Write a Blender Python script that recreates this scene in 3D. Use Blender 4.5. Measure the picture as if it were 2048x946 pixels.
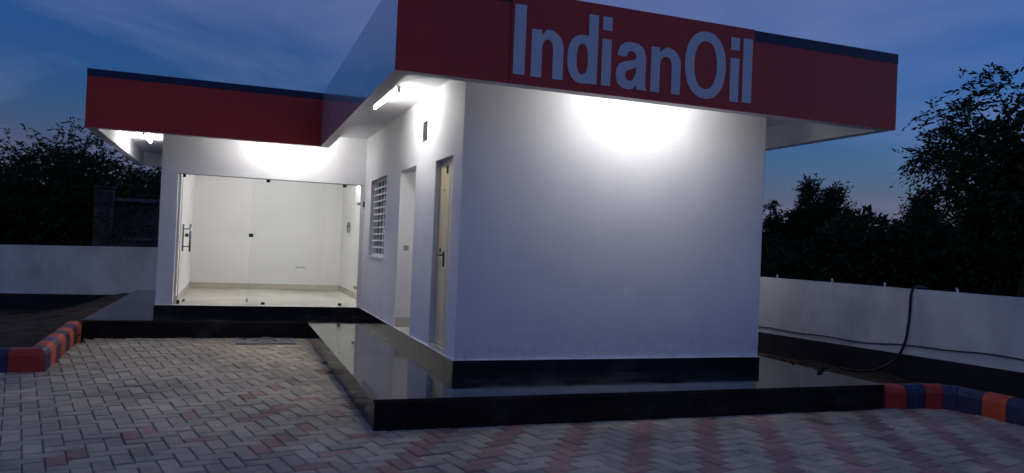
import bpy, bmesh, math, random
from mathutils import Vector, Matrix, noise as mnoise

R = math.radians
rnd = random.Random(11)
scene = bpy.context.scene
for o in list(bpy.data.objects):
    bpy.data.objects.remove(o)
col = scene.collection

# ------------------------------------------------------------------ camera
CAM = Vector((-2.1464, -7.4151, 1.57))
YAW, PITCH, ROLL, FPX = R(20.1185), R(0.866), R(2.3945), 1518.4
fw = Vector((math.sin(YAW) * math.cos(PITCH), math.cos(YAW) * math.cos(PITCH), math.sin(PITCH)))
rt = Vector((math.cos(YAW), -math.sin(YAW), 0))
up = rt.cross(fw)
rt2 = rt * math.cos(ROLL) + up * math.sin(ROLL)
up2 = -rt * math.sin(ROLL) + up * math.cos(ROLL)
cam_data = bpy.data.cameras.new('camera')
cam_data.sensor_fit = 'HORIZONTAL'
cam_data.sensor_width = 36.0
cam_data.lens = FPX / 2048 * 36.0
cam_data.clip_start = 0.05
cam_data.clip_end = 2000
cam = bpy.data.objects.new('camera', cam_data)
M = Matrix((rt2, up2, -fw)).transposed().to_4x4()
M.translation = CAM
cam.matrix_world = M
col.objects.link(cam)
scene.camera = cam

# ------------------------------------------------------------------ light
SUN_EL, SUN_AZ = R(0.3), R(102)          # just setting, off to the right
world = bpy.data.worlds.new('World')
scene.world = world
world.use_nodes = True
wn, wl = world.node_tree.nodes, world.node_tree.links
wn.clear()
w_out = wn.new('ShaderNodeOutputWorld')
w_bg = wn.new('ShaderNodeBackground')
w_sky = wn.new('ShaderNodeTexSky')
w_sky.sky_type = 'NISHITA'
w_sky.sun_disc = False
w_sky.sun_elevation = SUN_EL
w_sky.sun_rotation = SUN_AZ
w_sky.altitude = 200
w_sky.air_density = 1.0
w_sky.dust_density = 1.0
w_sky.ozone_density = 5.0
w_bg.inputs['Strength'].default_value = 0.15
CLOUD = (.38, .46, .92, 1)
# thin dusk cloud over the blue: a noise on a flat layer overhead, the same all round the sky
w_tc = wn.new('ShaderNodeTexCoord')
w_sep = wn.new('ShaderNodeSeparateXYZ')
wl.new(w_tc.outputs['Generated'], w_sep.inputs[0])


def wmath(op, a, b=None, clamp=False):
    m = wn.new('ShaderNodeMath')
    m.operation = op
    m.use_clamp = clamp
    for i, v in enumerate((a, b)):
        if v is None:
            continue
        if isinstance(v, (int, float)):
            m.inputs[i].default_value = v
        else:
            wl.new(v, m.inputs[i])
    return m.outputs[0]


w_den = wmath('MAXIMUM', wmath('ADD', w_sep.outputs['Z'], 0.10), 0.05)
w_com = wn.new('ShaderNodeCombineXYZ')
wl.new(wmath('DIVIDE', w_sep.outputs['X'], w_den), w_com.inputs[0])
wl.new(wmath('DIVIDE', w_sep.outputs['Y'], w_den), w_com.inputs[1])
w_noise = wn.new('ShaderNodeTexNoise')
w_noise.inputs['Scale'].default_value = 0.6
w_noise.inputs['Detail'].default_value = 5
w_noise.inputs['Roughness'].default_value = 0.52
w_noise.inputs['Distortion'].default_value = 0.5
w_off = wn.new('ShaderNodeVectorMath')
w_off.operation = 'ADD'
w_off.inputs[1].default_value = (36.4, 40.3, 0.0)
wl.new(w_com.outputs[0], w_off.inputs[0])
wl.new(w_off.outputs[0], w_noise.inputs['Vector'])
w_ramp = wn.new('ShaderNodeValToRGB')
w_ramp.color_ramp.elements[0].position = 0.40
w_ramp.color_ramp.elements[0].color = (.03, .03, .03, 1)
w_ramp.color_ramp.elements[1].position = 0.68
w_ramp.color_ramp.elements[1].color = (.62, .62, .62, 1)
wl.new(w_noise.outputs['Fac'], w_ramp.inputs['Fac'])
w_cl = wn.new('ShaderNodeMixRGB')
w_cl.inputs['Color2'].default_value = CLOUD
wl.new(w_ramp.outputs['Color'], w_cl.inputs['Fac'])
wl.new(w_sky.outputs['Color'], w_cl.inputs['Color1'])
w_hz = wn.new('ShaderNodeMapRange')          # evening haze low over the whole horizon
w_hz.interpolation_type = 'SMOOTHSTEP'
w_hz.inputs['From Min'].default_value = 0.19
w_hz.inputs['From Max'].default_value = 0.0
w_hz.inputs['To Min'].default_value = 0.0
w_hz.inputs['To Max'].default_value = 0.62
wl.new(w_sep.outputs['Z'], w_hz.inputs['Value'])
w_mh = wn.new('ShaderNodeMixRGB')
w_mh.inputs['Color2'].default_value = (.27, .235, .43, 1)
wl.new(w_hz.outputs['Result'], w_mh.inputs['Fac'])
wl.new(w_cl.outputs['Color'], w_mh.inputs['Color1'])
wl.new(w_mh.outputs['Color'], w_bg.inputs['Color'])
wl.new(w_bg.outputs['Background'], w_out.inputs['Surface'])

sun_d = bpy.data.lights.new('sun', 'SUN')
sun_d.energy = 0.02
sun_d.angle = R(15)
sun_d.color = (0.75, 0.82, 1.0)
sun = bpy.data.objects.new('sun', sun_d)
sun.rotation_euler = (R(84), 0, R(180) - SUN_AZ)
col.objects.link(sun)

scene.view_settings.view_transform = 'Standard'
scene.view_settings.look = 'None'
scene.view_settings.exposure = 1.7
scene.view_settings.gamma = 1.0
scene.view_settings.use_curve_mapping = False
scene.render.engine = 'CYCLES'
scene.cycles.max_bounces = 8
scene.cycles.transparent_max_bounces = 16
TUBE_W = 29.0        # radiance of a fluorescent tube in these units
ROOM_W = 36.0

# ------------------------------------------------------------------ materials
MATS = {}


def principled(name, rgb, rough=0.6, spec=0.5, metal=0.0, coat=0.0):
    m = bpy.data.materials.new(name)
    m.use_nodes = True
    b = m.node_tree.nodes['Principled BSDF']
    b.inputs['Base Color'].default_value = (*rgb, 1)
    b.inputs['Roughness'].default_value = rough
    b.inputs['Specular IOR Level'].default_value = spec
    b.inputs['Metallic'].default_value = metal
    b.inputs['Coat Weight'].default_value = coat
    b.inputs['Coat Roughness'].default_value = 0.05
    MATS[name] = m
    return m


def vary(m, rgb_a, rgb_b, scale, lo=0.35, hi=0.65, detail=6, stretch=(1, 1, 1), bump=0.0, bump_scale=None,
         rough=None):
    """noise between two colours over world position, optional bump and roughness range"""
    nt = m.node_tree
    n, l = nt.nodes, nt.links
    b = n['Principled BSDF']
    geo = n.new('ShaderNodeNewGeometry')
    mp = n.new('ShaderNodeMapping')
    mp.inputs['Scale'].default_value = stretch
    l.new(geo.outputs['Position'], mp.inputs['Vector'])
    t = n.new('ShaderNodeTexNoise')
    t.inputs['Scale'].default_value = scale
    t.inputs['Detail'].default_value = detail
    t.inputs['Roughness'].default_value = 0.6
    l.new(mp.outputs['Vector'], t.inputs['Vector'])
    r = n.new('ShaderNodeValToRGB')
    r.color_ramp.elements[0].position = lo
    r.color_ramp.elements[0].color = (*rgb_a, 1)
    r.color_ramp.elements[1].position = hi
    r.color_ramp.elements[1].color = (*rgb_b, 1)
    l.new(t.outputs['Fac'], r.inputs['Fac'])
    l.new(r.outputs['Color'], b.inputs['Base Color'])
    if rough:
        mr = n.new('ShaderNodeMapRange')
        mr.inputs['From Min'].default_value = lo
        mr.inputs['From Max'].default_value = hi
        mr.inputs['To Min'].default_value = rough[0]
        mr.inputs['To Max'].default_value = rough[1]
        l.new(t.outputs['Fac'], mr.inputs['Value'])
        l.new(mr.outputs['Result'], b.inputs['Roughness'])
    if bump:
        t2 = n.new('ShaderNodeTexNoise')
        t2.inputs['Scale'].default_value = bump_scale or scale * 4
        t2.inputs['Detail'].default_value = 5
        l.new(geo.outputs['Position'], t2.inputs['Vector'])
        bp = n.new('ShaderNodeBump')
        bp.inputs['Strength'].default_value = bump
        bp.inputs['Distance'].default_value = 0.02
        l.new(t2.outputs['Fac'], bp.inputs['Height'])
        l.new(bp.outputs['Normal'], b.inputs['Normal'])
    return r.outputs['Color']


vary(principled('wall_paint', (.78, .78, .80), 0.62, 0.3), (.74, .74, .775), (.81, .81, .83), 1.3, 0.3, 0.7,
     bump=0.06, bump_scale=38)



def wall_wear(m):
    nt = m.node_tree
    n, l = nt.nodes, nt.links
    b = n['Principled BSDF']
    src = b.inputs['Base Color'].links[0].from_socket
    geo = n.new('ShaderNodeNewGeometry')
    sx = n.new('ShaderNodeSeparateXYZ')
    l.new(geo.outputs['Position'], sx.inputs[0])
    # mud splashed up from the apron: an uneven brown rim at the foot of the wall
    hgt = n.new('ShaderNodeMapRange')
    hgt.inputs['From Min'].default_value = .42
    hgt.inputs['From Max'].default_value = .85
    hgt.inputs['To Min'].default_value = .62
    hgt.inputs['To Max'].default_value = 0
    l.new(sx.outputs['Z'], hgt.inputs['Value'])
    ns = n.new('ShaderNodeTexNoise')
    ns.inputs['Scale'].default_value = 5.5
    ns.inputs['Detail'].default_value = 9
    ns.inputs['Roughness'].default_value = .72
    l.new(geo.outputs['Position'], ns.inputs['Vector'])
    th_ = n.new('ShaderNodeMapRange')
    th_.inputs['From Min'].default_value = .48
    th_.inputs['From Max'].default_value = .72
    l.new(ns.outputs['Fac'], th_.inputs['Value'])
    mu = n.new('ShaderNodeMath')
    mu.operation = 'MULTIPLY'
    l.new(hgt.outputs[0], mu.inputs[0])
    l.new(th_.outputs[0], mu.inputs[1])
    # scattered scuffs and hand marks
    n2 = n.new('ShaderNodeTexNoise')
    n2.inputs['Scale'].default_value = 3.1
    n2.inputs['Detail'].default_value = 10
    n2.inputs['Roughness'].default_value = .78
    l.new(geo.outputs['Position'], n2.inputs['Vector'])
    t2 = n.new('ShaderNodeMapRange')
    t2.inputs['From Min'].default_value = .60
    t2.inputs['From Max'].default_value = .80
    t2.inputs['To Max'].default_value = .35
    l.new(n2.outputs['Fac'], t2.inputs['Value'])
    mxm = n.new('ShaderNodeMath')
    mxm.operation = 'MAXIMUM'
    l.new(mu.outputs[0], mxm.inputs[0])
    l.new(t2.outputs[0], mxm.inputs[1])
    mix = n.new('ShaderNodeMixRGB')
    mix.inputs['Color2'].default_value = (.46, .42, .37, 1)
    l.new(mxm.outputs[0], mix.inputs['Fac'])
    l.new(src, mix.inputs['Color1'])
    l.new(mix.outputs['Color'], b.inputs['Base Color'])
    # long trowel ripples on top of the fine roller grain
    old = b.inputs['Normal'].links[0].from_socket
    wv = n.new('ShaderNodeTexNoise')
    wv.inputs['Scale'].default_value = 2.6
    wv.inputs['Detail'].default_value = 3
    mp = n.new('ShaderNodeMapping')
    mp.inputs['Scale'].default_value = (1, 1, .6)
    l.new(geo.outputs['Position'], mp.inputs['Vector'])
    l.new(mp.outputs['Vector'], wv.inputs['Vector'])
    bp = n.new('ShaderNodeBump')
    bp.inputs['Strength'].default_value = .35
    bp.inputs['Distance'].default_value = .012
    l.new(wv.outputs['Fac'], bp.inputs['Height'])
    l.new(old, bp.inputs['Normal'])
    l.new(bp.outputs['Normal'], b.inputs['Normal'])


wall_wear(MATS['wall_paint'])
vary(principled('room_paint', (.8, .78, .76), 0.5, 0.3), (.77, .76, .75), (.82, .81, .80), 0.9, 0.3, 0.7)
vary(principled('soffit_paint', (.76, .76, .78), 0.6, 0.3), (.72, .72, .75), (.79, .79, .80), 1.6, 0.3, 0.7,
     bump=0.05, bump_scale=30)
vary(principled('fascia_red', (.42, .035, .03), 0.34, 0.45), (.58, .032, .024), (.64, .042, .028), 0.7, 0.3, 0.7,
     rough=(.3, .42))
vary(principled('fascia_navy', (.012, .022, .07), 0.35, 0.4), (.010, .018, .06), (.016, .028, .085), 1.1, 0.3, 0.7)
vary(principled('fascia_white', (.7, .7, .74), 0.1, 0.6), (.60, .565, .585), (.66, .63, .645), 0.8, 0.3, 0.7,
     rough=(.2, .3))
MATS['fascia_white'].node_tree.nodes['Principled BSDF'].inputs['Coat Weight'].default_value = 1.0
MATS['fascia_white'].node_tree.nodes['Principled BSDF'].inputs['Coat Roughness'].default_value = 0.03
MATS['fascia_white'].node_tree.nodes['Principled BSDF'].inputs['Coat IOR'].default_value = 1.6
vary(principled('sign_white', (.74, .76, .8), 0.4, 0.4), (.71, .73, .78), (.77, .79, .82), 2.0, 0.3, 0.7)


def granite(name, dust=0.5, spec=.55, r0=.015):
    m = principled(name, (.008, .008, .011), 0.05, spec)
    nt = m.node_tree
    n, l = nt.nodes, nt.links
    b = n['Principled BSDF']
    geo = n.new('ShaderNodeNewGeometry')
    big = n.new('ShaderNodeTexNoise')
    big.inputs['Scale'].default_value = 1.7
    big.inputs['Detail'].default_value = 7
    big.inputs['Roughness'].default_value = 0.62
    l.new(geo.outputs['Position'], big.inputs['Vector'])
    fine = n.new('ShaderNodeTexNoise')
    fine.inputs['Scale'].default_value = 160
    fine.inputs['Detail'].default_value = 2
    l.new(geo.outputs['Position'], fine.inputs['Vector'])
    rd = n.new('ShaderNodeValToRGB')
    rd.color_ramp.elements[0].position = 0.52
    rd.color_ramp.elements[0].color = (.007, .007, .010, 1)
    rd.color_ramp.elements[1].position = 0.70
    rd.color_ramp.elements[1].color = (.042 * dust + .008, .039 * dust + .008, .035 * dust + .010, 1)
    l.new(big.outputs['Fac'], rd.inputs['Fac'])
    sp = n.new('ShaderNodeValToRGB')
    sp.color_ramp.elements[0].position = 0.62
    sp.color_ramp.elements[0].color = (0, 0, 0, 1)
    sp.color_ramp.elements[1].position = 0.75
    sp.color_ramp.elements[1].color = (.02, .02, .024, 1)
    l.new(fine.outputs['Fac'], sp.inputs['Fac'])
    add = n.new('ShaderNodeMixRGB')
    add.blend_type = 'ADD'
    add.inputs['Fac'].default_value = 1
    l.new(rd.outputs['Color'], add.inputs['Color1'])
    l.new(sp.outputs['Color'], add.inputs['Color2'])
    l.new(add.outputs['Color'], b.inputs['Base Color'])
    mr = n.new('ShaderNodeMapRange')
    mr.inputs['From Min'].default_value = 0.35
    mr.inputs['From Max'].default_value = 0.75
    mr.inputs['To Min'].default_value = r0
    mr.inputs['To Max'].default_value = r0 + .16 * dust
    l.new(big.outputs['Fac'], mr.inputs['Value'])
    l.new(mr.outputs['Result'], b.inputs['Roughness'])
    return m


granite('granite', 0.95, .5, .02)
granite('granite_plinth', 0.5, .22, .06)


def paver_mat(name, a, b_):
    m = principled(name, a, 0.78, 0.35)
    nt = m.node_tree
    n, l = nt.nodes, nt.links
    c = vary(m, a, b_, 9.0, 0.3, 0.7, bump=0.35, bump_scale=70)
    b = n['Principled BSDF']
    geo = n['Geometry'] if 'Geometry' in n else n.new('ShaderNodeNewGeometry')
    oi = n.new('ShaderNodeObjectInfo')
    ad = n.new('ShaderNodeMath')
    ad.operation = 'ADD'
    l.new(geo.outputs['Random Per Island'], ad.inputs[0])
    l.new(oi.outputs['Random'], ad.inputs[1])
    fr = n.new('ShaderNodeMath')
    fr.operation = 'FRACT'
    l.new(ad.outputs[0], fr.inputs[0])
    mr = n.new('ShaderNodeMapRange')
    mr.inputs['To Min'].default_value = 0.78
    mr.inputs['To Max'].default_value = 1.18
    l.new(fr.outputs[0], mr.inputs['Value'])
    # large worn / dusty areas
    big = n.new('ShaderNodeTexNoise')
    big.inputs['Scale'].default_value = 0.9
    big.inputs['Detail'].default_value = 6
    l.new(geo.outputs['Position'], big.inputs['Vector'])
    mb = n.new('ShaderNodeMapRange')
    mb.inputs['From Min'].default_value = 0.3
    mb.inputs['From Max'].default_value = 0.7
    mb.inputs['To Min'].default_value = 0.74
    mb.inputs['To Max'].default_value = 1.32
    l.new(big.outputs['Fac'], mb.inputs['Value'])
    mm = n.new('ShaderNodeMath')
    mm.operation = 'MULTIPLY'
    l.new(mr.outputs['Result'], mm.inputs[0])
    l.new(mb.outputs['Result'], mm.inputs[1])
    mul = n.new('ShaderNodeVectorMath')
    mul.operation = 'SCALE'
    l.new(c, mul.inputs[0])
    l.new(mm.outputs[0], mul.inputs['Scale'])
    l.new(mul.outputs['Vector'], b.inputs['Base Color'])
    return m


paver_mat('paver_grey', (.42, .345, .24), (.54, .455, .32))
paver_mat('paver_red', (.37, .195, .145), (.47, .265, .2))
vary(principled('joint_sand', (.05, .045, .04), 0.95, 0.1), (.075, .066, .055), (.15, .13, .11), 6)
vary(principled('soil', (.045, .035, .028), 0.95, 0.1), (.026, .02, .015), (.08, .06, .043), 2.4, bump=1.0,
     bump_scale=14)
vary(principled('field', (.03, .035, .02), 0.95, 0.1), (.018, .022, .012), (.045, .048, .026), 0.4)
vary(principled('kerb_orange', (.62, .12, .05), 0.55, 0.4), (.62, .075, .022), (.78, .13, .04), 7, 0.3, 0.7, bump=.3,
     bump_scale=45)
vary(principled('kerb_red', (.5, .05, .035), 0.5, 0.4), (.48, .035, .022), (.60, .06, .035), 7, 0.3, 0.7, bump=.3,
     bump_scale=45)
vary(principled('kerb_blue', (.03, .035, .09), 0.5, 0.4), (.02, .024, .065), (.06, .06, .12), 7, 0.3, 0.7, bump=.3,
     bump_scale=45)
vary(principled('boundary_white', (.66, .67, .68), 0.8, 0.2), (.46, .465, .465), (.70, .71, .71), 1.3, 0.3, 0.58,
     stretch=(1, 1, .55), bump=0.10, bump_scale=16)
vary(principled('boundary_black', (.012, .013, .02), 0.55, 0.3), (.009, .01, .016), (.022, .022, .028), 2.0)
vary(principled('concrete', (.30, .29, .27), 0.85, 0.2), (.22, .21, .19), (.36, .35, .32), 6, bump=.4, bump_scale=50)
vary(principled('dark_concrete', (.16, .16, .165), 0.9, 0.2), (.11, .11, .115), (.2, .2, .2), 1.5, bump=.4)
vary(principled('deep_grey_concrete', (.06, .058, .052), 0.95, 0.1), (.05, .05, .046), (.12, .115, .105), 2.5, bump=.4)  # plain very dark grey concrete for the post and outbuilding
vary(principled('door_cream', (.66, .56, .36), 0.4, 0.4), (.80, .66, .36), (.86, .73, .43), 6, 0.3, 0.7,
     stretch=(1, 1, .12))
vary(principled('door_white', (.78, .76, .72), 0.4, 0.4), (.74, .72, .68), (.80, .78, .75), 3)
vary(principled('tile_floor', (.72, .67, .58), 0.12, 0.5), (.70, .655, .57), (.73, .685, .60), .8, rough=(.14, .2))
vary(principled('tile_skirt', (.50, .46, .38), 0.2, 0.5), (.46, .42, .34), (.54, .50, .42), 3)
vary(principled('tile_green', (.42, .42, .33), 0.25, 0.5), (.38, .38, .29), (.46, .46, .37), 3)
vary(principled('steel', (.5, .5, .5), 0.25, 0.5, 1.0), (.42, .42, .42), (.56, .56, .56), 8)
vary(principled('dark_metal', (.03, .03, .032), 0.4, 0.5, 0.4), (.02, .02, .022), (.05, .05, .052), 8)
vary(principled('grill_paint', (.72, .72, .74), 0.5, 0.4), (.68, .68, .70), (.76, .76, .78), 6)
vary(principled('plastic_white', (.7, .7, .68), 0.35, 0.5), (.66, .66, .64), (.73, .73, .71), 4)
vary(principled('plastic_grey', (.28, .28, .26), 0.4, 0.5), (.24, .24, .22), (.32, .32, .30), 9)
vary(principled('vent_lining', (.17, .17, .14), 0.6, 0.2), (.14, .14, .115), (.2, .2, .165), 9)
vary(principled('vent_grey', (.09, .09, .075), 0.7, 0.2), (.07, .07, .058), (.11, .11, .09), 9)
vary(principled('rubber', (.012, .012, .016), 0.5, 0.4), (.009, .009, .012), (.02, .02, .024), 5)
vary(principled('bark', (.05, .04, .03), 0.95, 0.1), (.03, .025, .02), (.07, .055, .042), 6, stretch=(1, 1, .25))


def leaf_mat(name, a, b_):
    m = principled(name, a, 0.7, 0.12)
    nt = m.node_tree
    n, l = nt.nodes, nt.links
    b = n['Principled BSDF']
    geo = n.new('ShaderNodeNewGeometry')
    r = n.new('ShaderNodeValToRGB')
    r.color_ramp.elements[0].color = (*a, 1)
    r.color_ramp.elements[1].color = (*b_, 1)
    l.new(geo.outputs['Random Per Island'], r.inputs['Fac'])
    l.new(r.outputs['Color'], b.inputs['Base Color'])
    return m


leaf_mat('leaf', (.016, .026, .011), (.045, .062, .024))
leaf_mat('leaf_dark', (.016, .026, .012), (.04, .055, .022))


def emit(name, rgb, strength):
    m = bpy.data.materials.new(name)
    m.use_nodes = True
    n, l = m.node_tree.nodes, m.node_tree.links
    n.clear()
    o = n.new('ShaderNodeOutputMaterial')
    e = n.new('ShaderNodeEmission')
    e.inputs['Color'].default_value = (*rgb, 1)
    e.inputs['Strength'].default_value = strength
    l.new(e.outputs[0], o.inputs[0])
    MATS[name] = m


emit('tube_glow', (1.0, .98, .95), TUBE_W)
emit('front_tube_glow', (1.0, .98, .95), TUBE_W)
emit('side_tube_glow', (1.0, .97, .92), TUBE_W * .9)
emit('bright_tube_glow', (1.0, .97, .92), TUBE_W)
emit('small_room_glow', (1.0, .96, .9), ROOM_W * .3)
emit('room_tube_glow', (.99, .99, 1.0), ROOM_W * 1.12)


def glass(name, tint):
    m = bpy.data.materials.new(name)
    m.use_nodes = True
    n, l = m.node_tree.nodes, m.node_tree.links
    n.clear()
    o = n.new('ShaderNodeOutputMaterial')
    tr = n.new('ShaderNodeBsdfTransparent')
    tr.inputs['Color'].default_value = (*tint, 1)
    gl = n.new('ShaderNodeBsdfGlossy')
    gl.inputs['Roughness'].default_value = 0.01
    fr = n.new('ShaderNodeFresnel')
    fr.inputs['IOR'].default_value = 1.45
    mx = n.new('ShaderNodeMixShader')
    l.new(fr.outputs[0], mx.inputs[0])
    l.new(tr.outputs[0], mx.inputs[1])
    l.new(gl.outputs[0], mx.inputs[2])
    l.new(mx.outputs[0], o.inputs[0])
    MATS[name] = m


glass('glass_clear', (.985, .985, .98))
glass('glass_tint', (.955, .968, .962))

# ------------------------------------------------------------------ helpers


def box(bm, x0, x1, y0, y1, z0, z1):
    vs = [bm.verts.new(p) for p in ((x0, y0, z0), (x1, y0, z0), (x1, y1, z0), (x0, y1, z0),
                                    (x0, y0, z1), (x1, y0, z1), (x1, y1, z1), (x0, y1, z1))]
    for f in ((0, 3, 2, 1), (4, 5, 6, 7), (0, 1, 5, 4), (1, 2, 6, 5), (2, 3, 7, 6), (3, 0, 4, 7)):
        bm.faces.new([vs[i] for i in f])


def prism(bm, pts, z0, z1):
    """vertical prism over a plan polygon (any winding)"""
    a = sum(pts[i][0] * pts[(i + 1) % len(pts)][1] - pts[(i + 1) % len(pts)][0] * pts[i][1] for i in range(len(pts)))
    if a < 0:
        pts = pts[::-1]
    n = len(pts)
    lo = [bm.verts.new((p[0], p[1], z0)) for p in pts]
    hi = [bm.verts.new((p[0], p[1], z1)) for p in pts]
    bm.faces.new(lo[::-1])
    bm.faces.new(hi)
    for i in range(n):
        j = (i + 1) % n
        bm.faces.new((lo[i], lo[j], hi[j], hi[i]))


def tube(bm, pts, rad, seg=8, cap=True):
    pts = [Vector(p) for p in pts]
    if not hasattr(rad, '__len__'):
        rad = [rad] * len(pts)
    rings = []
    prev = None
    for i, p in enumerate(pts):
        d = (pts[min(i + 1, len(pts) - 1)] - pts[max(i - 1, 0)]).normalized()
        if prev is None:
            a = d.orthogonal().normalized()
        else:
            a = (prev - d * prev.dot(d)).normalized()
        prev = a
        b = d.cross(a)
        rings.append([bm.verts.new(p + (a * math.cos(t) + b * math.sin(t)) * rad[i])
                      for t in [2 * math.pi * k / seg for k in range(seg)]])
    for r0, r1 in zip(rings, rings[1:]):
        for k in range(seg):
            f = bm.faces.new((r0[k], r0[(k + 1) % seg], r1[(k + 1) % seg], r1[k]))
            f.smooth = True
    if cap:
        bm.faces.new(rings[0][::-1])
        bm.faces.new(rings[-1])


def finish(name, bm, mat, parent=None, bevel=0.0):
    if bevel:
        bmesh.ops.bevel(bm, geom=[e for e in bm.edges], offset=bevel, segments=1, affect='EDGES', profile=0.5)
    me = bpy.data.meshes.new(name)
    bm.to_mesh(me)
    bm.free()
    for m in (mat if isinstance(mat, (list, tuple)) else [mat]):
        me.materials.append(MATS[m])
    o = bpy.data.objects.new(name, me)
    col.objects.link(o)
    if parent:
        o.parent = parent
    return o


def boxpart(name, mat, parent, *dims, bevel=0.0):
    bm = bmesh.new()
    box(bm, *dims)
    return finish(name, bm, mat, parent, bevel)


def tubepart(name, mat, parent, pts, rad, seg=8):
    bm = bmesh.new()
    tube(bm, pts, rad, seg)
    return finish(name, bm, mat, parent)


def thing(name, label, cat, group=None, loc=(0, 0, 0)):
    o = bpy.data.objects.new(name, None)
    o.location = loc
    o.empty_display_size = 0.1
    col.objects.link(o)
    return tag(o, label, cat, group)


def tag(o, label, cat, group=None):
    o['label'] = label
    o['category'] = cat
    if group:
        o['group'] = group
    return o


def structure(o, label=None):
    o['kind'] = 'structure'
    if label:
        o['label'] = label
    return o


def wall_mesh(name, mat, parent, axis, c0, c1, u0, u1, z0, z1, holes=()):
    """a wall with real openings. axis 'x': the wall runs along x between y=c0..c1; axis 'y': along y between x=c0..c1"""
    us = sorted({u0, u1, *[h[0] for h in holes], *[h[1] for h in holes]})
    zs = sorted({z0, z1, *[h[2] for h in holes], *[h[3] for h in holes]})
    us = [u for u in us if u0 <= u <= u1]
    zs = [z for z in zs if z0 <= z <= z1]

    def solid(i, j):
        if i < 0 or j < 0 or i >= len(us) - 1 or j >= len(zs) - 1:
            return False
        cu, cz = (us[i] + us[i + 1]) / 2, (zs[j] + zs[j + 1]) / 2
        return not any(h[0] < cu < h[1] and h[2] < cz < h[3] for h in holes)

    bm = bmesh.new()
    cache = {}

    def V(u, c, z):
        p = (u, c, z) if axis == 'x' else (c, u, z)
        if p not in cache:
            cache[p] = bm.verts.new(p)
        return cache[p]

    for i in range(len(us) - 1):
        for j in range(len(zs) - 1):
            if not solid(i, j):
                continue
            a, b, lo, hi = us[i], us[i + 1], zs[j], zs[j + 1]
            bm.faces.new((V(a, c0, lo), V(b, c0, lo), V(b, c0, hi), V(a, c0, hi)))
            bm.faces.new((V(b, c1, lo), V(a, c1, lo), V(a, c1, hi), V(b, c1, hi)))
            if not solid(i - 1, j):
                bm.faces.new((V(a, c1, lo), V(a, c0, lo), V(a, c0, hi), V(a, c1, hi)))
            if not solid(i + 1, j):
                bm.faces.new((V(b, c0, lo), V(b, c1, lo), V(b, c1, hi), V(b, c0, hi)))
            if not solid(i, j - 1):
                bm.faces.new((V(a, c1, lo), V(b, c1, lo), V(b, c0, lo), V(a, c0, lo)))
            if not solid(i, j + 1):
                bm.faces.new((V(a, c0, hi), V(b, c0, hi), V(b, c1, hi), V(a, c1, hi)))
    bmesh.ops.recalc_face_normals(bm, faces=bm.faces)
    return finish(name, bm, mat, parent)


# ------------------------------------------------------------------ measured layout (metres)
ZS, ZF = 0.265, 0.412            # apron top, floor
ZB, ZT, ZSOF = 3.086, 3.945, 3.386   # fascia bottom / top, soffit
WX = 3.714                       # right end of front block
YB = 6.097                       # front wall of the rear (glazed) block
XB = -3.29
YE = 10.8                        # back of the building
AX1, AY1, AX2 = -0.986, -1.095, 4.505    # apron
BX1, BY1, AYE = -4.15, 5.08, 11.6
FX1, FY1, FX2 = -0.889, -0.829, 4.84     # fascia
GX1, GY1, FYE = -4.267, 5.19, 11.70
T = 0.2

# ------------------------------------------------------------------ ground
bm = bmesh.new()
S = 900
vs = [bm.verts.new(p) for p in ((-S, -S, -.42), (S, -S, -.42), (S, S, -.42), (-S, S, -.42))]
bm.faces.new(vs)
structure(finish('ground', bm, 'field'))

# soil beds inside the boundary walls


def soil_sheet(name, x0, x1, y0, y1, nx, ny, hf):
    bm = bmesh.new()
    g = [[bm.verts.new((x0 + (x1 - x0) * i / nx, y0 + (y1 - y0) * j / ny,
                        hf(x0 + (x1 - x0) * i / nx, y0 + (y1 - y0) * j / ny))) for j in range(ny + 1)]
         for i in range(nx + 1)]
    for i in range(nx):
        for j in range(ny):
            f = bm.faces.new((g[i][j], g[i + 1][j], g[i + 1][j + 1], g[i][j + 1]))
            f.smooth = True
    return structure(finish(name, bm, 'soil'))


def left_soil(x, y):
    t = min(1, max(0, (y - 3) / 8))
    z = 0.15 - 0.42 * t
    # heap against the rear corner of the apron
    z += 0.46 * math.exp(-((x + 4.3) / 1.0) ** 2 - ((y - 11.2) / 2.6) ** 2)
    z += 0.16 * math.exp(-((x + 4.5) / .9) ** 2 - ((y - 7.5) / 2.0) ** 2)
    z += 0.05 * mnoise.fractal(Vector((x * 1.3, y * 1.3, 1)), 1.0, 2.0, 4)
    return min(z, 0.25) if x > -4.3 else z


soil_sheet('soil_bed', -14, -4.12, 2.32, 12.2, 90, 90, left_soil)


def right_soil(x, y):
    z = 0.07 + 0.04 * mnoise.fractal(Vector((x * 1.7, y * 1.7, 4)), 1.0, 2.0, 4)
    z += 0.17 * math.exp(-((x - 4.75) / .28) ** 2 - ((y - .15) / .55) ** 2)
    return z


soil_sheet('soil_bed', 4.47, 7.2, -1.0, 12.2, 30, 100, right_soil)
soil_sheet('soil_bed', 5.47, 8.2, -9, -1.0, 24, 60, right_soil)

# ------------------------------------------------------------------ paving
pave_poly = [(-11, -13), (5.42, -13), (5.42, -1.15), (4.5, -1.05), (4.5, -.9), (-.9, -.9), (-.9, 5.2), (-4.1, 5.2),
             (-4.1, 2.25), (-11, 2.45)]
bm = bmesh.new()
prism(bm, pave_poly, -0.12, -0.014)
pavement = structure(finish('pavement', bm, 'joint_sand'))


def in_poly(x, y, P):
    c = False
    for i in range(len(P)):
        (x1, y1), (x2, y2) = P[i], P[i - 1]
        if (y1 > y) != (y2 > y) and x < (x2 - x1) * (y - y1) / (y2 - y1) + x1:
            c = not c
    return c


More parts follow.
